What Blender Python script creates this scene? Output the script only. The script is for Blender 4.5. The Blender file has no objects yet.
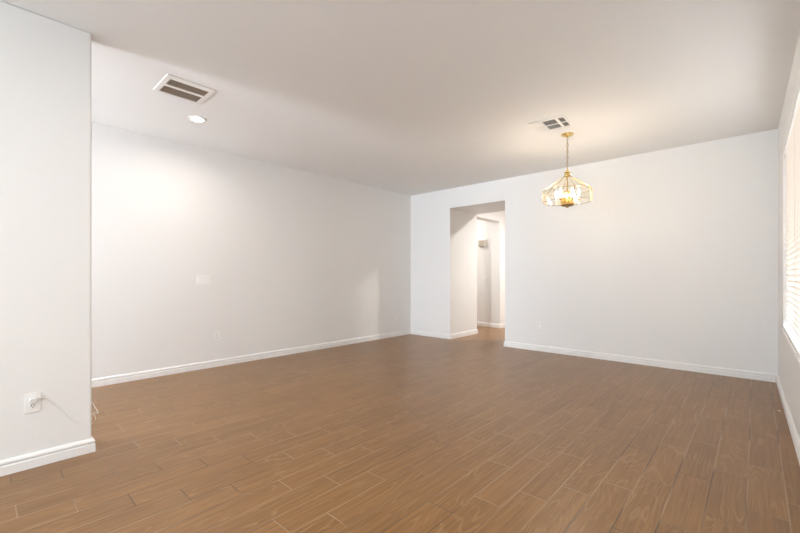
import bpy, bmesh, math, random
from mathutils import Vector, Matrix
random.seed(7)
S = bpy.context.scene
COL = S.collection

# ---------------------------------------------------------------- camera, world, exposure
cam = bpy.data.cameras.new('camera'); cam_o = bpy.data.objects.new('camera', cam); COL.objects.link(cam_o)
YAW = math.atan2(.6743, .7384)
cam_o.location = (0, 0, 1.15); cam_o.rotation_euler = (math.pi/2, 0, YAW)
cam.sensor_width = 36; cam.lens = 389/800*36; cam.shift_y = 9.5/800; cam.clip_start = .02
S.camera = cam_o
W = bpy.data.worlds.new('world'); S.world = W; W.use_nodes = True
W.node_tree.nodes['Background'].inputs[0].default_value = (.86, .93, 1, 1)
W.node_tree.nodes['Background'].inputs[1].default_value = 1.0
S.view_settings.view_transform = 'Standard'; S.view_settings.look = 'None'
S.view_settings.gamma = 1; S.view_settings.use_curve_mapping = False
S.view_settings.exposure = 1.9

def area(name, loc, aim, sx, sy, power, col, spread=180, shape='RECTANGLE'):
    l = bpy.data.lights.new(name, 'AREA'); l.shape = shape; l.size = sx; l.size_y = sy
    l.energy = power; l.color = col; l.spread = math.radians(spread)
    o = bpy.data.objects.new(name, l); COL.objects.link(o); o.location = loc
    o.rotation_euler = Vector(aim).to_track_quat('-Z', 'Y').to_euler(); return o
# daylight outside the side window; rear and alcove panels are added fill
area('fill_rear', (-1.9, -5.25, 1.2), (.25, 1, 2.4), 2.2, 2.0, 74, (.72, .87, 1))
area('fill_alcove', (-4.1, -5.25, 1.2), (-.6, 1, 1.5), 1.2, 2.0, 150, (.84, .91, 1))
area('daylight_side', (.62, 4.0, 1.5), (-1, -.1, .2), 2.2, 1.7, 7, (1, .97, .94))

# ---------------------------------------------------------------- materials
def new_mat(name):
    m = bpy.data.materials.new(name); m.use_nodes = True
    nt = m.node_tree; return m, nt, nt.nodes['Principled BSDF']
def mat(name, col, rough=.5, metal=0, bump=0, bscale=200, spec=.5, var=0):
    m, nt, b = new_mat(name)
    b.inputs['Roughness'].default_value = rough; b.inputs['Metallic'].default_value = metal
    b.inputs['Specular IOR Level'].default_value = spec
    tc = nt.nodes.new('ShaderNodeTexCoord')
    n = nt.nodes.new('ShaderNodeTexNoise'); n.inputs['Scale'].default_value = bscale
    n.inputs['Detail'].default_value = 3
    nt.links.new(tc.outputs['Object'], n.inputs['Vector'])
    mx = nt.nodes.new('ShaderNodeMix'); mx.data_type = 'RGBA'
    mx.inputs['A'].default_value = (*col, 1); mx.inputs['B'].default_value = tuple(c*(1-var) for c in col)+(1,)
    nt.links.new(n.outputs['Fac'], mx.inputs['Factor']); nt.links.new(mx.outputs['Result'], b.inputs['Base Color'])
    if bump:
        bp = nt.nodes.new('ShaderNodeBump'); bp.inputs['Strength'].default_value = bump; bp.inputs['Distance'].default_value = .002
        nt.links.new(n.outputs['Fac'], bp.inputs['Height']); nt.links.new(bp.outputs[0], b.inputs['Normal'])
    return m
def emit(name, col, strength):
    m, nt, b = new_mat(name)
    b.inputs['Base Color'].default_value = (*col, 1)
    b.inputs['Emission Color'].default_value = (*col, 1); b.inputs['Emission Strength'].default_value = strength
    return m
M_wall = mat('wall_paint', (.905, .90, .89), .6, bump=.12, bscale=130, var=.02, spec=.3)
M_ceil = mat('ceiling_paint', (.94, .94, .935), .8, bump=.15, bscale=90, var=.02, spec=.2)
M_trim = mat('trim_paint', (.93, .92, .91), .35, var=.01)
M_plastic = mat('white_plastic', (.94, .935, .92), .35, var=.01)
M_ivory = mat('aged_plastic', (.62, .57, .50), .5, var=.04)
M_vent = mat('vent_enamel', (.92, .91, .89), .4, var=.02)
M_slotdark = mat('dark_slot', (.03, .028, .026), .7)
M_fin = mat('vent_fin', (.30, .21, .14), .5, var=.1)
M_brass = mat('polished_brass', (.83, .62, .26), .22, metal=1, var=.08)
M_darkbrass = mat('aged_brass', (.45, .30, .12), .35, metal=1, var=.1)
M_candle = mat('candle_sleeve', (.9, .84, .68), .5)
M_vinyl = mat('window_vinyl', (.8, .8, .8), .4)
M_cord = mat('cord_white', (.86, .85, .83), .5)
M_scrap = mat('paper_scrap', (.9, .75, .55), .8)
M_bulb = emit('bulb_glow', (1, .89, .77), 88)
M_down = emit('downlight_glow', (1, .93, .84), 30)

def sheen(nt):      # reflection of thin glass, the same from both sides
    lw = nt.nodes.new('ShaderNodeLayerWeight'); lw.inputs['Blend'].default_value = .4
    p = nt.nodes.new('ShaderNodeMath'); p.operation = 'POWER'; p.inputs[1].default_value = 4
    q = nt.nodes.new('ShaderNodeMath'); q.operation = 'MULTIPLY_ADD'; q.inputs[1].default_value = .2; q.inputs[2].default_value = .015
    nt.links.new(lw.outputs['Facing'], p.inputs[0]); nt.links.new(p.outputs[0], q.inputs[0]); return q
m, nt, b = new_mat('chandelier_glass'); M_glass = m
tr = nt.nodes.new('ShaderNodeBsdfTransparent'); tr.inputs[0].default_value = (.992, .982, .955, 1)
gl = nt.nodes.new('ShaderNodeBsdfGlossy'); gl.inputs['Roughness'].default_value = .05
fr = sheen(nt)
tc = nt.nodes.new('ShaderNodeTexCoord'); nz = nt.nodes.new('ShaderNodeTexNoise'); nz.inputs['Scale'].default_value = 30
bp = nt.nodes.new('ShaderNodeBump'); bp.inputs['Strength'].default_value = .15; bp.inputs['Distance'].default_value = .002
nt.links.new(tc.outputs['Object'], nz.inputs['Vector']); nt.links.new(nz.outputs['Fac'], bp.inputs['Height'])
nt.links.new(bp.outputs[0], gl.inputs['Normal'])
ms = nt.nodes.new('ShaderNodeMixShader'); nt.links.new(fr.outputs[0], ms.inputs[0])
nt.links.new(tr.outputs[0], ms.inputs[1]); nt.links.new(gl.outputs[0], ms.inputs[2])
nt.links.new(ms.outputs[0], nt.nodes['Material Output'].inputs[0])

m, nt, b = new_mat('window_glass'); M_pane = m
tr = nt.nodes.new('ShaderNodeBsdfTransparent'); tr.inputs[0].default_value = (.96, .97, .97, 1)
gl = nt.nodes.new('ShaderNodeBsdfGlossy'); gl.inputs['Roughness'].default_value = .02
fr = sheen(nt)
ms = nt.nodes.new('ShaderNodeMixShader'); nt.links.new(fr.outputs[0], ms.inputs[0])
nt.links.new(tr.outputs[0], ms.inputs[1]); nt.links.new(gl.outputs[0], ms.inputs[2])
nt.links.new(ms.outputs[0], nt.nodes['Material Output'].inputs[0])

m, nt, b = new_mat('blind_slat'); M_slat = m
b.inputs['Base Color'].default_value = (.88, .85, .81, 1); b.inputs['Roughness'].default_value = .4
tl = nt.nodes.new('ShaderNodeBsdfTranslucent'); tl.inputs[0].default_value = (.95, .88, .82, 1)
ms = nt.nodes.new('ShaderNodeMixShader'); ms.inputs[0].default_value = .4
nt.links.new(b.outputs[0], ms.inputs[1]); nt.links.new(tl.outputs[0], ms.inputs[2])
nt.links.new(ms.outputs[0], nt.nodes['Material Output'].inputs[0])

def floor_mat():
    m, nt, b = new_mat('wood_look_tile')
    N = nt.nodes.new; L = nt.links.new
    def math_(op, a, c=None, d=None):
        n = N('ShaderNodeMath'); n.operation = op
        for i, v in enumerate((a, c, d)):
            if v is None: continue
            if hasattr(v, 'is_output'): L(v, n.inputs[i])
            else: n.inputs[i].default_value = v
        return n.outputs[0]
    geo = N('ShaderNodeNewGeometry'); sp = N('ShaderNodeSeparateXYZ'); L(geo.outputs['Position'], sp.inputs[0])
    x, y = sp.outputs[0], sp.outputs[1]
    u = math_('DIVIDE', math_('ADD', x, .633), .1505)
    i = math_('FLOOR', u); fu = math_('FRACT', u)
    v = math_('DIVIDE', math_('SUBTRACT', math_('SUBTRACT', y, 2.376), math_('MULTIPLY', i, .2033)), .61)
    j = math_('FLOOR', v); fv = math_('FRACT', v)
    # distance to the joints, in metres
    du = math_('MULTIPLY', math_('MINIMUM', fu, math_('SUBTRACT', 1, fu)), .1505)
    dv = math_('MULTIPLY', math_('MINIMUM', fv, math_('SUBTRACT', 1, fv)), .61)
    d = math_('MINIMUM', du, dv)
    g = N('ShaderNodeMapRange'); g.inputs['From Min'].default_value = .0012; g.inputs['From Max'].default_value = .0034
    L(d, g.inputs['Value']); grout = g.outputs[0]                 # 0 in the joint, 1 on the tile
    cmb = N('ShaderNodeCombineXYZ'); L(i, cmb.inputs[0]); L(j, cmb.inputs[1])
    wn = N('ShaderNodeTexWhiteNoise'); wn.noise_dimensions = '2D'; L(cmb.outputs[0], wn.inputs['Vector'])
    off = N('ShaderNodeVectorMath'); off.operation = 'SCALE'; L(wn.outputs['Color'], off.inputs[0]); off.inputs['Scale'].default_value = 37
    add = N('ShaderNodeVectorMath'); L(geo.outputs['Position'], add.inputs[0]); L(off.outputs[0], add.inputs[1])
    # fine fibres
    mp = N('ShaderNodeVectorMath'); mp.operation = 'MULTIPLY'; mp.inputs[1].default_value = (1, .035, 1); L(add.outputs[0], mp.inputs[0])
    fib = N('ShaderNodeTexNoise'); fib.inputs['Scale'].default_value = 65; fib.inputs['Detail'].default_value = 2; L(mp.outputs[0], fib.inputs['Vector'])
    # cathedral grain: rings of a stretched noise field
    mp2 = N('ShaderNodeVectorMath'); mp2.operation = 'MULTIPLY'; mp2.inputs[1].default_value = (1, .13, 1); L(add.outputs[0], mp2.inputs[0])
    fld = N('ShaderNodeTexNoise'); fld.inputs['Scale'].default_value = 7; fld.inputs['Detail'].default_value = 1.5
    fld.inputs['Distortion'].default_value = .25; L(mp2.outputs[0], fld.inputs['Vector'])
    ring = math_('FRACT', math_('MULTIPLY', fld.outputs['Fac'], 20))
    ring = math_('SUBTRACT', 1, math_('MULTIPLY', math_('ABSOLUTE', math_('SUBTRACT', ring, .5)), 5))
    ring = math_('MAXIMUM', ring, 0)
    msk = N('ShaderNodeTexNoise'); msk.inputs['Scale'].default_value = 6; L(add.outputs[0], msk.inputs['Vector'])
    mk = N('ShaderNodeMapRange'); mk.inputs['From Min'].default_value = .4; mk.inputs['From Max'].default_value = .62; L(msk.outputs['Fac'], mk.inputs['Value'])
    ring = math_('MULTIPLY', ring, mk.outputs[0])
    mp3 = N('ShaderNodeVectorMath'); mp3.operation = 'MULTIPLY'; mp3.inputs[1].default_value = (1, .045, 1); L(add.outputs[0], mp3.inputs[0])
    stk = N('ShaderNodeTexNoise'); stk.inputs['Scale'].default_value = 38; stk.inputs['Detail'].default_value = 1.5; stk.inputs['Distortion'].default_value = .6; L(mp3.outputs[0], stk.inputs['Vector'])
    tone = math_('ADD', math_('MULTIPLY', fib.outputs['Fac'], .72), math_('MULTIPLY', stk.outputs['Fac'], .28))
    cr = N('ShaderNodeValToRGB'); e = cr.color_ramp.elements
    e[0].position = .25; e[0].color = (.19, .092, .031, 1); e[1].position = .75; e[1].color = (.325, .168, .062, 1)
    L(tone, cr.inputs[0])
    hs = N('ShaderNodeHueSaturation'); L(cr.outputs[0], hs.inputs['Color'])
    L(math_('ADD', math_('MULTIPLY', wn.outputs['Value'], .13), .935), hs.inputs['Value'])
    mx = N('ShaderNodeMix'); mx.data_type = 'RGBA'; L(math_('MULTIPLY', ring, .27), mx.inputs['Factor'])
    L(hs.outputs[0], mx.inputs['A']); mx.inputs['B'].default_value = (.55, .36, .19, 1)
    mg = N('ShaderNodeMix'); mg.data_type = 'RGBA'; L(grout, mg.inputs['Factor'])
    gn = N('ShaderNodeTexNoise'); gn.inputs['Scale'].default_value = 1.1; L(geo.outputs['Position'], gn.inputs['Vector'])
    gr = N('ShaderNodeValToRGB'); e = gr.color_ramp.elements; e[0].position = .42; e[0].color = (.085, .05, .03, 1); e[1].position = .52; e[1].color = (.38, .265, .165, 1)  # dark and light grout patches paint in how light catches the joints
    L(gn.outputs['Fac'], gr.inputs[0]); L(gr.outputs[0], mg.inputs['A']); L(mx.outputs['Result'], mg.inputs['B'])
    L(mg.outputs['Result'], b.inputs['Base Color'])
    L(math_('ADD', math_('MULTIPLY', fib.outputs['Fac'], .04), .29), b.inputs['Roughness'])
    b.inputs['Specular IOR Level'].default_value = .4
    h = grout
    bp = N('ShaderNodeBump'); bp.inputs['Strength'].default_value = .35; bp.inputs['Distance'].default_value = .0012
    L(h, bp.inputs['Height']); L(bp.outputs[0], b.inputs['Normal'])
    return m
M_floor = floor_mat()

# ---------------------------------------------------------------- helpers
def link(name, bm, m, parent=None, smooth=False, loc=None, bevel=0, seg=3):
    me = bpy.data.meshes.new(name); bmesh.ops.recalc_face_normals(bm, faces=bm.faces); bm.to_mesh(me); bm.free()
    me.materials.append(m); o = bpy.data.objects.new(name, me); COL.objects.link(o)
    if smooth:
        for p in me.polygons: p.use_smooth = True
    if parent: o.parent = parent
    if loc: o.location = loc
    if bevel:
        md = o.modifiers.new('bevel', 'BEVEL'); md.width = bevel; md.segments = seg; md.limit_method = 'ANGLE'
    return o
def struct(o): o['kind'] = 'structure'; return o
def tag(o, label, cat, group=None):
    o['label'] = label; o['category'] = cat
    if group: o['group'] = group
    return o
def thing(name, loc, label, cat, group=None, rot=(0, 0, 0)):
    o = bpy.data.objects.new(name, None); COL.objects.link(o); o.location = loc; o.rotation_euler = rot
    o.empty_display_size = .05
    return tag(o, label, cat, group)
def box(bm, x0, x1, y0, y1, z0, z1, mtx=None):
    vs = [bm.verts.new((x, y, z)) for z in (z0, z1) for x, y in ((x0, y0), (x1, y0), (x1, y1), (x0, y1))]
    for f in ((3, 2, 1, 0), (4, 5, 6, 7), (0, 1, 5, 4), (1, 2, 6, 5), (2, 3, 7, 6), (3, 0, 4, 7)):
        bm.faces.new([vs[k] for k in f])
    if mtx: bmesh.ops.transform(bm, matrix=mtx, verts=vs)
    return vs
def bx(*a): bm = bmesh.new(); box(bm, *a); return bm
def prism(bm, pts, axis, a0, a1):
    """extrude a 2-D outline along axis (0 x, 1 y, 2 z)"""
    def v(p, a):
        return bm.verts.new([(a, p[0], p[1]), (p[0], a, p[1]), (p[0], p[1], a)][axis])
    A = [v(p, a0) for p in pts]; B = [v(p, a1) for p in pts]; n = len(pts)
    bm.faces.new(A); bm.faces.new(B[::-1])
    for k in range(n): bm.faces.new((A[k], A[(k+1) % n], B[(k+1) % n], B[k]))
    return A+B
def lathe(bm, prof, seg=24, c=(0, 0, 0), mtx=None):
    rings = []
    vs = []
    for r, z in prof:
        if r < 1e-6: ring = [bm.verts.new((c[0], c[1], c[2]+z))]
        else: ring = [bm.verts.new((c[0]+r*math.cos(2*math.pi*k/seg), c[1]+r*math.sin(2*math.pi*k/seg), c[2]+z)) for k in range(seg)]
        rings.append(ring); vs += ring
    for a, b_ in zip(rings, rings[1:]):
        for k in range(seg):
            k2 = (k+1) % seg
            q = []
            for t in (a[k % len(a)], a[k2 % len(a)], b_[k2 % len(b_)], b_[k % len(b_)]):
                if t not in q: q.append(t)
            if len(q) > 2: bm.faces.new(q)
    if mtx: bmesh.ops.transform(bm, matrix=mtx, verts=vs)
def tube(bm, pts, r, seg=8, closed=False):
    pts = [Vector(p) for p in pts]; n = len(pts); rings = []; up = None
    for i, p in enumerate(pts):
        if closed: t = pts[(i+1) % n]-pts[i-1]
        else: t = pts[min(i+1, n-1)]-pts[max(i-1, 0)]
        t.normalize()
        if up is None:
            up = Vector((0, 0, 1)) if abs(t.z) < .9 else Vector((1, 0, 0))
        s = t.cross(up).normalized(); up = s.cross(t).normalized()
        rings.append([bm.verts.new(p+(s*math.cos(2*math.pi*k/seg)+up*math.sin(2*math.pi*k/seg))*r) for k in range(seg)])
    m_ = n if closed else n-1
    for i in range(m_):
        a, c = rings[i], rings[(i+1) % n]
        for k in range(seg): bm.faces.new((a[k], a[(k+1) % seg], c[(k+1) % seg], c[k]))
    if not closed: bm.faces.new(rings[0][::-1]); bm.faces.new(rings[-1])

# ---------------------------------------------------------------- the shell
H = 2.74
XR = lambda y: .181+.0139*(5.85-y)          # the window wall runs a hair out of square
struct(link('floor', bx(-6.4, .6, -5.2, 10.2, -.1, 0), M_floor))
struct(link('ceiling', bx(-6.4, .6, -5.2, 10.2, H, H+.12), M_ceil))
struct(link('wall_left', bx(-5.2, -5.055, -5, 5.85, 0, H), M_wall))
struct(link('wall_partition', bx(-3.33, -3.21, -5, .521, 0, H), M_wall, bevel=.012))
bm = bmesh.new()
prism(bm, [(-6.4, 0), (-4.108, 0), (-4.108, 2.385), (-3.019, 2.385), (-3.019, 0), (.45, 0), (.45, H), (-6.4, H)], 1, 5.85, 6.78)
struct(link('wall_back', bm, M_wall))
# window wall with its opening
WY0, WY1, WZ0, WZ1 = 2.9, 5.09, .655, 2.36
bm = bmesh.new()
def rb(y0, y1, z0, z1):
    T = .16
    prism(bm, [(XR(y0), y0), (XR(y1), y1), (XR(y1)+T, y1), (XR(y0)+T, y0)], 2, z0, z1)
rb(-5, WY0, 0, H); rb(WY1, 5.85, 0, H); rb(WY0, WY1, 0, WZ0); rb(WY0, WY1, WZ1, H)
struct(link('wall_right', bm, M_wall))
# rear wall; its two unseen windows are added for fill light
bm = bmesh.new()
box(bm, -5.2, -4.8, -5.15, -5, 0, H); box(bm, -3.6, -3.0, -5.15, -5, 0, H); box(bm, -.8, .45, -5.15, -5, 0, H)
for xa, xb in ((-3.0, -.8), (-4.8, -3.6)): box(bm, xa, xb, -5.15, -5, 0, .3); box(bm, xa, xb, -5.15, -5, 2.45, H)
struct(link('wall_rear', bm, M_wall))
# hall behind the passage
bm = bmesh.new()
box(bm, -6.4, -4.38, 7.88, 8.05, 0, H); box(bm, -4.38, -4.16, 7.83, 10, 0, H)
box(bm, -4.38, -4.16, 6.78, 7.83, 2.355, H)
struct(link('wall_hall', bm, M_wall))
struct(link('wall_hall_end', bx(-4.4, -.8, 10, 10.15, 0, H), M_wall))
struct(link('wall_hall_right', bx(-.95, -.8, 6.78, 10, 0, H), M_wall))
struct(link('wall_hall_left', bx(-6.55, -6.4, 6.78, 7.88, 0, H), M_wall))

# baseboards: profile (out, up), swept with mitred corners; the room lies right of the path
PROF = [(0, 0), (.016, 0), (.016, .050), (.0085, .054), (.0085, .060), (.015, .064), (.015, .072), (.009, .082), (.004, .088), (0, .088)]
def baseboards(path, names):
    P = [Vector(p) for p in path]; D = [(b_-a).normalized() for a, b_ in zip(P, P[1:])]
    R_ = [Vector((d.y, -d.x)) for d in D]
    def mitre(k):
        if k == 0: return R_[0]
        if k == len(P)-1: return R_[-1]
        a, b_ = R_[k-1], R_[k]; return (a+b_)/(1+a.dot(b_))
    for k, nm in enumerate(names):
        if nm is None: continue
        bm = bmesh.new(); rings = []
        for p, mt in ((P[k], mitre(k)), (P[k+1], mitre(k+1))):
            rings.append([bm.verts.new((p.x+mt.x*o_, p.y+mt.y*o_, z)) for o_, z in PROF])
        a, b_ = rings; n = len(PROF)
        for q in range(n): bm.faces.new((a[q], a[(q+1) % n], b_[(q+1) % n], b_[q]))
        bm.faces.new(a); bm.faces.new(b_[::-1])
        struct(link(nm, bm, M_trim))
baseboards([(-5.055, -5), (-5.055, 5.85), (-4.108, 5.85), (-4.108, 6.78), (-6.4, 6.78)],
           ['baseboard_left', 'baseboard_back_left', 'baseboard_passage_left', 'baseboard_hall_front'])
baseboards([(-6.4, 7.88), (-4.38, 7.88), (-4.38, 7.83), (-4.16, 7.83), (-4.16, 10)],
           ['baseboard_hall_back', 'baseboard_pier_side', 'baseboard_pier_front', 'baseboard_hall_side'])
baseboards([(-.95, 6.78), (-3.019, 6.78), (-3.019, 5.85), (.181, 5.85), (XR(-5), -5), (-3.21, -5), (-3.21, .521), (-3.33, .521), (-3.33, -5)],
           ['baseboard_hall_near', 'baseboard_passage_right', 'baseboard_back_right', 'baseboard_right', 'baseboard_rear',
            'baseboard_partition', 'baseboard_partition_end', 'baseboard_partition_far'])

# windows
wf = bmesh.new(); X0, X1 = .29, .33
box(wf, X0, X1, WY0, WY0+.05, WZ0, WZ1); box(wf, X0, X1, WY1-.05, WY1, WZ0, WZ1)
box(wf, X0, X1, WY0+.05, WY1-.05, WZ0, WZ0+.05); box(wf, X0, X1, WY0+.05, WY1-.05, WZ1-.05, WZ1)
ymid = (WY0+WY1)/2; box(wf, X0, X1, ymid-.03, ymid+.03, WZ0+.05, WZ1-.05)
w1 = struct(link('window_1', wf, M_vinyl))
link('window_pane', bx(.308, .312, WY0+.04, WY1-.04, WZ0+.04, WZ1-.04), M_pane, w1)
link('window_sill', bx(.178, .29, WY0, WY1, WZ0-.004, WZ0+.016), M_trim, w1, bevel=.003)
for nm, xa, xb in (('fill_window_rear', -3.0, -.8), ('fill_window_alcove', -4.8, -3.6)):  # unseen rear windows, added to let the fill light in
    wf = bmesh.new(); xm = (xa+xb)/2
    for a in ((xa, xa+.06, .3, 2.45), (xb-.06, xb, .3, 2.45), (xm-.03, xm+.03, .36, 2.39), (xa+.06, xb-.06, .3, .36), (xa+.06, xb-.06, 2.39, 2.45)):
        box(wf, a[0], a[1], -5.10, -5.05, a[2], a[3])
    w2 = struct(link(nm, wf, M_vinyl))
    link('window_pane', bx(xa+.04, xb-.04, -5.077, -5.073, .34, 2.41), M_pane, w2)

# ---------------------------------------------------------------- venetian blind
bl = thing('venetian_blind', (.215, (WY0+WY1)/2, WZ1-.03), 'white horizontal slat blind lowered over the window at the right edge', 'blind')
hw = (WY1-WY0)/2-.004
link('head_rail', bx(-.019, .026, -hw, hw, -.045, .029), M_trim, bl, bevel=.003)
link('valance', bx(-.025, -.019, -hw, hw, -.082, .029), M_trim, bl, bevel=.002)
nsl = 36; z0 = -.07; dz = (WZ1-.03+z0-(WZ0+.05))/nsl
sbm = bmesh.new(); n = 6; top = []; bot = []
for k in range(n+1):
    t = -1+2*k/n; c_ = .0025*(1-t*t)
    top.append((t*.025, c_+.0013)); bot.append((t*.025, c_-.0013))
prism(sbm, top+bot[::-1], 1, -hw, hw)
slat = link('slat', sbm, M_slat, bl); slat.rotation_euler = (0, math.radians(75), 0); slat.location = (0, 0, z0)
for k in range(1, nsl):
    c = slat.copy(); COL.objects.link(c); c.parent = bl; c.location = (0, 0, z0-dz*k)
link('bottom_rail', bx(-.025, .025, -hw, hw, -(WZ1-.03-WZ0-.018), -(WZ1-.03-WZ0-.036)), M_trim, bl, bevel=.003)
for yy in (-hw+.12, -hw*.33, hw*.33, hw-.12):
    cb = bmesh.new(); bot_z = -(WZ1-.03-WZ0-.03)
    tube(cb, [(-.024, yy, -.03), (-.024, yy, bot_z)], .0009, 6); tube(cb, [(.024, yy, -.03), (.024, yy, bot_z)], .0009, 6)
    link('ladder_cord', cb, M_cord, bl)

# ---------------------------------------------------------------- wall plates
def plate_shape(w, h, t=.006):
    bm = bmesh.new(); box(bm, -w/2, w/2, -t, 0, -h/2, h/2); return bm
def screw(parent, x, z):
    bm = bmesh.new(); lathe(bm, [(.0, .0), (.003, 0), (.003, .001), (0, .0015)], 10, mtx=Matrix.Translation((x, -.0055, z)) @ Matrix.Rotation(math.pi/2, 4, 'X'))
    link('screw', bm, M_plastic, parent)
def outlet(loc, rz, label):
    t = thing('wall_outlet', loc, label, 'outlet', 'duplex outlets low on the walls', (0, 0, rz))
    link('cover_plate', plate_shape(.072, .117), M_plastic, t, bevel=.002)
    for s in (1, -1):
        bm = bmesh.new(); pts = []
        for k in range(16):
            a = 2*math.pi*k/16; pts.append((.0168*math.cos(a), max(-.013, min(.013, .0168*math.sin(a)))+s*.0195))
        prism(bm, pts, 1, -.008, -.005); r_ = link('receptacle', bm, M_plastic, t)
        bm = bmesh.new(); zc = s*.0195
        box(bm, -.0075, -.0055, -.0086, -.0075, zc-.001, zc+.008); box(bm, .0055, .0075, -.0086, -.0075, zc, zc+.007)
        lathe(bm, [(0, 0), (.0026, 0), (.0026, .001), (0, .001)], 10, mtx=Matrix.Translation((0, -.0076, zc-.007)) @ Matrix.Rotation(math.pi/2, 4, 'X'))
        link('slots', bm, M_slotdark, r_)
    screw(t, 0, 0); return t
QL = math.pi/2      # local -y looks towards +x
outlet((-5.055, 2.082, .383), QL, 'white outlet on the long left wall, below the wide switch plate')
outlet((-5.055, 5.45, .367), QL, 'white outlet at the far end of the long left wall, near the corner')
outlet((-2.46, 5.85, .392), 0, 'white outlet on the back wall, right of the passage opening')
outlet((-3.21, .238, .388), QL, 'white outlet on the near partition wall, with a cord plugged in')
# cord and plug
cd = thing('power_cord', (-3.21, .238, .405), 'thin white cord plugged into the outlet on the near partition wall', 'cord')
pb = bmesh.new()
prism(pb, [(-.014, -.012), (.014, -.012), (.017, -.004), (.017, .008), (.011, .016), (-.011, .016), (-.017, .008), (-.017, -.004)], 0, .009, .034)
link('plug', pb, M_cord, cd, bevel=.003)
ctrl = [(.025, .012, .002), (.012, .03, .004), (.006, .055, -.002), (.005, .08, -.028), (.005, .10, -.050), (.005, .13, -.085), (.005, .16, -.135), (.005, .19, -.172), (.005, .218, -.198)]
def smooth_path(c, k=6):
    out = []; c = [Vector(p) for p in c]; e = [c[0]]+c+[c[-1]]
    for i in range(1, len(e)-2):
        for s in range(k):
            t = s/k; a, b_, d, f = e[i-1], e[i], e[i+1], e[i+2]
            out.append(.5*((2*b_)+(d-a)*t+(2*a-5*b_+4*d-f)*t*t+(3*b_-a-3*d+f)*t**3))
    out.append(c[-1]); return out
cb = bmesh.new(); tube(cb, smooth_path(ctrl), .0019, 8); link('cable', cb, M_cord, cd, smooth=True)
# loose loops of thin cable behind the end of the partition
lb = bmesh.new()
tube(lb, smooth_path([(-3.30, .523, .33), (-3.285, .535, .30), (-3.245, .55, .262), (-3.224, .557, .243), (-3.25, .549, .236), (-3.285, .538, .232), (-3.265, .545, .215), (-3.248, .548, .192), (-3.268, .538, .17), (-3.30, .523, .15)]), .0022, 8)
tag(link('phone_cable', lb, M_cord, smooth=True), 'loose white wire loop poking out from behind the near partition corner', 'cable')

# switch plate, left wall
sw = thing('switch_plate', (-5.055, 1.922, 1.10), 'wide white switch plate at mid height on the long left wall', 'switch', None, (0, 0, QL))
link('cover_plate', plate_shape(.163, .117, .010), M_plastic, sw, bevel=.002)
for xx in (-.046, 0, .046):
    bm = bmesh.new(); prism(bm, [(-.009, -.033), (-.0105, -.033), (-.0145, .033), (-.009, .033)], 0, xx-.0165, xx+.0165)
    link('rocker', bm, M_plastic, sw, bevel=.0008)
# hall things
hs = thing('light_switch', (-4.55, 7.88, 1.065), 'small single light switch on the hall wall below the chime box', 'switch')
link('cover_plate', plate_shape(.072, .117), M_plastic, hs, bevel=.002)
bm = bmesh.new(); prism(bm, [(-.006, -.012), (-.009, -.012), (-.017, .008), (-.014, .012), (-.006, .012)], 0, -.005, .005)
link('toggle', bm, M_ivory, hs)
ch = thing('door_chime', (-4.61, 7.88, 1.90), 'beige box of a door chime high on the hall wall seen through the passage', 'door chime')
link('housing', bx(-.10, .085, -.055, 0, -.075, .075), M_ivory, ch, bevel=.006)
link('front_cover', bx(-.085, .07, -.062, -.0545, -.062, .062), M_ivory, ch, bevel=.004)
bm = bmesh.new()
for k in range(6): box(bm, -.07, .055, -.064, -.0615, -.05+.018*k, -.045+.018*k)
link('sound_slots', bm, M_fin, ch)

# ---------------------------------------------------------------- ceiling vents
rv = thing('return_vent', (-3.592, 1.213, H), 'square white ceiling vent with two dark slatted bands beside the lit downlight', 'ceiling vent')
def frame_of(bars, t=.008): # frame plate with sloping rim, below the ceiling
    bm = bmesh.new()
    for a in bars: box(bm, a[0], a[1], a[2], a[3], -t, 0)
    return bm
hx, hy = .186, .188
b1, b2, b3, b4 = -.170, -.033, .002, .120      # local x limits of the two bands
bandy = (-.148, .155)
link('frame', frame_of([(-hx, b1, -hy, hy), (b2, b3, bandy[0], bandy[1]), (b4, hx, -hy, hy), (b1, b4, -hy, bandy[0]), (b1, b4, bandy[1], hy)]), M_vent, rv, bevel=.002)
link('duct_opening', bx(b1, b4, bandy[0], bandy[1], -.0012, -.0004), M_slotdark, rv)
for xa, xb in ((b1, b2), (b3, b4)):
    for k in range(17):
        y = bandy[0]+.008+k*(bandy[1]-bandy[0]-.016)/16
        bm = bmesh.new(); box(bm, xa, xb, -.0008, .0008, -.0035, .0035, Matrix.Translation((0, y, -.0055)) @ Matrix.Rotation(math.radians(40), 4, 'X'))
        link('louver', bm, M_fin, rv)
sv = thing('supply_vent', (-1.583, 4.062, H), 'square white ceiling vent with grey louvered quarters beside the chandelier', 'ceiling vent', None, (0, 0, math.radians(4.5)))
hx, hy = .175, .16
cols = [(-.155, -.060), (-.048, .078), (.105, .160)]; rows = [(-.118, .012), (.030, .146)]
bars = [(-hx, cols[0][0], -hy, hy), (cols[0][1], cols[1][0], -hy, hy), (cols[1][1], cols[2][0], -hy, hy), (cols[2][1], hx, -hy, hy)]
for c in cols: bars += [(c[0], c[1], -hy, rows[0][0]), (c[0], c[1], rows[0][1], rows[1][0]), (c[0], c[1], rows[1][1], hy)]
link('frame', frame_of(bars), M_vent, sv, bevel=.0015)
link('duct_opening', bx(cols[0][0], cols[2][1], rows[0][0], rows[1][1], -.0012, -.0004), M_slotdark, sv)
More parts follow.
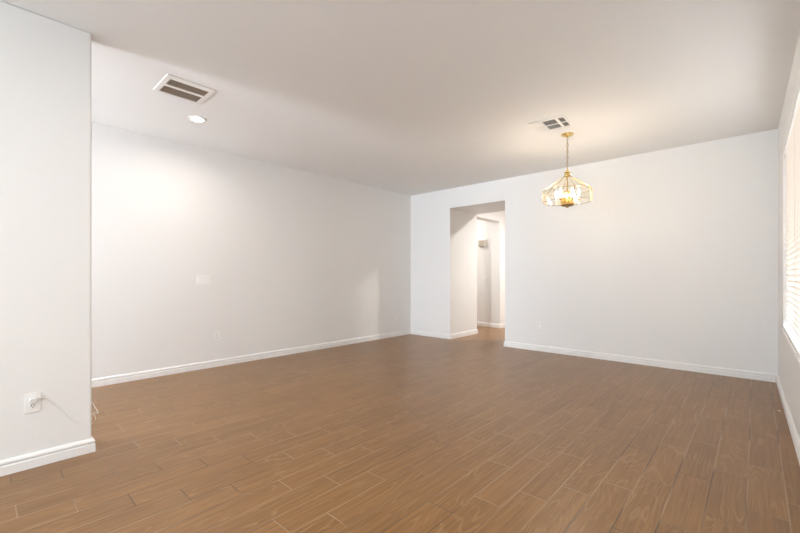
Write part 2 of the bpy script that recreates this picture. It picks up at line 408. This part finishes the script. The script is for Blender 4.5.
for ci, c in enumerate(cols):
    for r_ in rows:
        L_ = c[1]-c[0]
        if ci == 1:
            cnt = 7
            for k in range(cnt):
                y = r_[0]+(k+.5)*(r_[1]-r_[0])/cnt
                bm = bmesh.new(); s = 1; hw_ = .0062 if r_ is rows[0] else .0072
                box(bm, c[0], c[1], -hw_, hw_, -.0006, .0006, Matrix.Translation((0, y, -.0062)) @ Matrix.Rotation(math.radians(18*s), 4, 'X'))
                link('louver', bm, M_vent, sv)
        else:
            cnt = 6 if ci == 0 else 4
            for k in range(cnt):
                x = c[0]+(k+.5)*L_/cnt
                bm = bmesh.new(); w_ = .0075 if ci == 0 else .0042
                box(bm, -w_, w_, r_[0], r_[1], -.0006, .0006, Matrix.Translation((x, 0, -.0062)) @ Matrix.Rotation(math.radians(-30 if ci == 0 else 45), 4, 'Y'))
                link('louver', bm, M_vent, sv)

# ---------------------------------------------------------------- downlights
def downlight(loc, label, power, col, spread, name='recessed_downlight'):
    t = thing(name, loc, label, 'ceiling light')
    bm = bmesh.new(); lathe(bm, [(.055, -.001), (.055, -.006), (.072, -.007), (.085, -.004), (.087, -.0005)], 32); link('trim_ring', bm, M_vent, t, smooth=True)
    bm = bmesh.new(); lathe(bm, [(0, -.003), (.054, -.003), (.054, -.001), (0, -.001)], 32); link('lens', bm, M_down, t)
    l = area('downlight_lamp', (0, 0, -.009), (0, 0, -1), .10, .10, power, col, spread, 'DISK'); l.parent = t
    return t
downlight((-4.171, 1.526, H), 'lit round recessed downlight in the ceiling near the left wall', 2, (1, .92, .84), 165)
downlight((-1.2, -1.6, H), 'added unseen fill light in the ceiling behind the camera', 5, (1, .93, .86), 175)  # added fill, out of view behind the camera
downlight((-1.2, .7, H), 'added unseen fill light in the ceiling just above the camera side of the room', 5, (1, .93, .86), 175)  # second added fill, out of view overhead
downlight((-5.25, 7.25, H), 'lit recessed downlight in the side hallway ceiling beyond the passage', 3, (1, .94, .88), 175)
downlight((-2.52, 7.36, H), 'lit recessed downlight in the hall ceiling beyond the passage', 17, (1, .95, .90), 175)

# ---------------------------------------------------------------- chandelier
CX, CY = -1.556, 4.487
cz = 2.10
chd = thing('chandelier', (CX, CY, H), 'lit brass and clear glass paneled chandelier hanging by a chain', 'chandelier')
Z = lambda z: z-H
bm = bmesh.new(); lathe(bm, [(0, 0), (.066, 0), (.066, -.006), (.058, -.014), (.03, -.022), (.012, -.026), (.009, -.036), (0, -.038)], 32)
link('canopy', bm, M_brass, chd, smooth=True)
def torus_link(bm, zc, rot):
    pts = []
    for k in range(20):
        a = 2*math.pi*k/20; x = .0095*math.cos(a); z = .0095*math.sin(a)+(.011 if math.sin(a) > 0 else -.011)
        pts.append((x*math.cos(rot), x*math.sin(rot), zc+z))
    tube(bm, pts, .0017, 6, closed=True)
zc = Z(2.74)-.052; k = 0
lb = bmesh.new(); torus_link(lb, 0, 0); l0 = link('chain_link', lb, M_darkbrass, chd, smooth=True); l0.location = (0, 0, zc)
while True:
    k += 1; zc -= .0362
    if zc < Z(2.345): break
    c = l0.copy(); COL.objects.link(c); c.parent = chd; c.location = (0, 0, zc); c.rotation_euler = (0, 0, .6+k*math.pi/2)
zc += .0362
cb = bmesh.new(); tube(cb, [(.003, 0, -.036), (.004, .001, -.15), (.002, -.002, -.25), (0, 0, zc-.01)], .0018, 6); link('cord', cb, M_darkbrass, chd)
bm = bmesh.new()
lathe(bm, [(0, zc+.002), (.006, zc), (.006, Z(2.345)), (.014, Z(2.338)), (.014, Z(2.328)), (.022, Z(2.32)), (.038, Z(2.312)), (.038, Z(2.306)), (.02, Z(2.30)), (.026, Z(2.285)), (.034, Z(2.278)), (.034, Z(2.270)), (0, Z(2.268))], 24)
link('hub', bm, M_brass, chd, smooth=True)
# eight sided shade; a vertex angle is measured in the camera's frame and turned into the room's
NV = 8; R1, R0 = .266, .034; ZT, ZM, ZB = Z(2.268), Z(2.105), Z(1.982)
view = math.atan2(-CY, -CX)      # towards the camera
ang = [view+math.pi/2-math.radians(30+45*k) for k in range(NV)]
pt = lambda r, a, z: Vector((r*math.cos(a), r*math.sin(a), z))
fb = bmesh.new()
for k in range(NV):
    a, a2 = ang[k], ang[(k+1) % NV]
    tube(fb, [pt(R0, a, ZT), pt(R1, a, ZM)], .0028, 6)
    tube(fb, [pt(R1, a, ZM), pt(R1*.985, a, ZB)], .0028, 6)
    tube(fb, [pt(R1, a, ZM), pt(R1, a2, ZM)], .0028, 6)
    tube(fb, [pt(R1*.985, a, ZB), pt(R1*.985, a2, ZB)], .0028, 6)
    tube(fb, [pt(R0, a, ZT), pt(R0, a2, ZT)], .0028, 6)
link('shade_frame', fb, M_darkbrass, chd)
def slab(q, th=.003):
    bm = bmesh.new(); q = [Vector(p) for p in q]; n = (q[1]-q[0]).cross(q[2]-q[0]).normalized()*th/2
    A = [bm.verts.new(p+n) for p in q]; B = [bm.verts.new(p-n) for p in q]
    bm.faces.new(A); bm.faces.new(B[::-1])
    for k in range(len(q)): bm.faces.new((A[k], A[(k+1) % len(q)], B[(k+1) % len(q)], B[k]))
    return bm
for k in range(NV):
    a, a2 = ang[k], ang[(k+1) % NV]
    link('roof_glass', slab([pt(R0, a, ZT), pt(R0, a2, ZT), pt(R1, a2, ZM), pt(R1, a, ZM)]), M_glass, chd)
    link('side_glass', slab([pt(R1, a, ZM), pt(R1, a2, ZM), pt(R1*.985, a2, ZB), pt(R1*.985, a, ZB)]), M_glass, chd)
bm = bmesh.new(); lathe(bm, [(.007, Z(2.268)), (.007, Z(2.11)), (.014, Z(2.10)), (.007, Z(2.09)), (.007, Z(1.945)), (0, Z(1.944))], 12)
link('stem', bm, M_brass, chd, smooth=True)
# fluted brass cup in the middle
cb = bmesh.new(); seg = 48; rings = []
for r, z in [(.030, 2.10), (.046, 2.092), (.056, 2.07), (.061, 2.02), (.066, 1.955), (.060, 1.945), (.040, 1.938), (0.0, 1.934)]:
    if r == 0: rings.append([cb.verts.new((0, 0, Z(z)))]); continue
    rings.append([cb.verts.new(pt((r+(.0028 if q % 2 else -.0028)), 2*math.pi*q/seg, Z(z))) for q in range(seg)])
for a, b_ in zip(rings, rings[1:]):
    for q in range(seg):
        if len(b_) == 1: cb.faces.new((a[q], a[(q+1) % seg], b_[0]))
        else: cb.faces.new((a[q], a[(q+1) % seg], b_[(q+1) % seg], b_[q]))
link('fluted_cup', cb, M_brass, chd)
bm = bmesh.new(); lathe(bm, [(.069, Z(1.952)), (.071, Z(1.946)), (.066, Z(1.940)), (.05, Z(1.932)), (.018, Z(1.928)), (.010, Z(1.918)), (0, Z(1.914))], 32)
link('bottom_dish', bm, M_darkbrass, chd, smooth=True)
for k in range(6):
    a = view+math.radians(25+60*k); ra = .118
    ab = bmesh.new()
    tube(ab, smooth_path([pt(.058, a, Z(1.99)), pt(.075, a, Z(1.975)), pt(.10, a, Z(1.968)), pt(ra, a, Z(1.982)), pt(ra, a, Z(1.995))], 4), .0032, 6)
    c = pt(ra, a, 0); lathe(ab, [(.004, Z(1.99)), (.018, Z(1.996)), (.019, Z(2.0)), (.0, Z(2.0))], 16, (c.x, c.y, 0))
    arm = link('candle_arm', ab, M_brass, chd, smooth=True)
    sb = bmesh.new(); lathe(sb, [(0, Z(2.0)), (.0095, Z(2.0)), (.0095, Z(2.045)), (0, Z(2.045))], 14, (c.x, c.y, 0)); link('candle_sleeve', sb, M_candle, arm)
    bb = bmesh.new(); lathe(bb, [(0, Z(2.045)), (.006, Z(2.046)), (.0115, Z(2.060)), (.012, Z(2.070)), (.009, Z(2.087)), (.004, Z(2.102)), (.0, Z(2.110))], 16, (c.x, c.y, 0))
    link('candle_bulb', bb, M_bulb, arm, smooth=True)

# scrap on the floor by the right baseboard
bm = bmesh.new(); prism(bm, [(-.012, -.006), (.003, -.009), (.013, -.002), (.008, .008), (-.006, .007)], 2, 0, .004)
tag(link('debris_scrap', bm, M_scrap, loc=(.150, 4.63, 0)), 'tiny pale scrap lying on the floor beside the right baseboard', 'scrap')
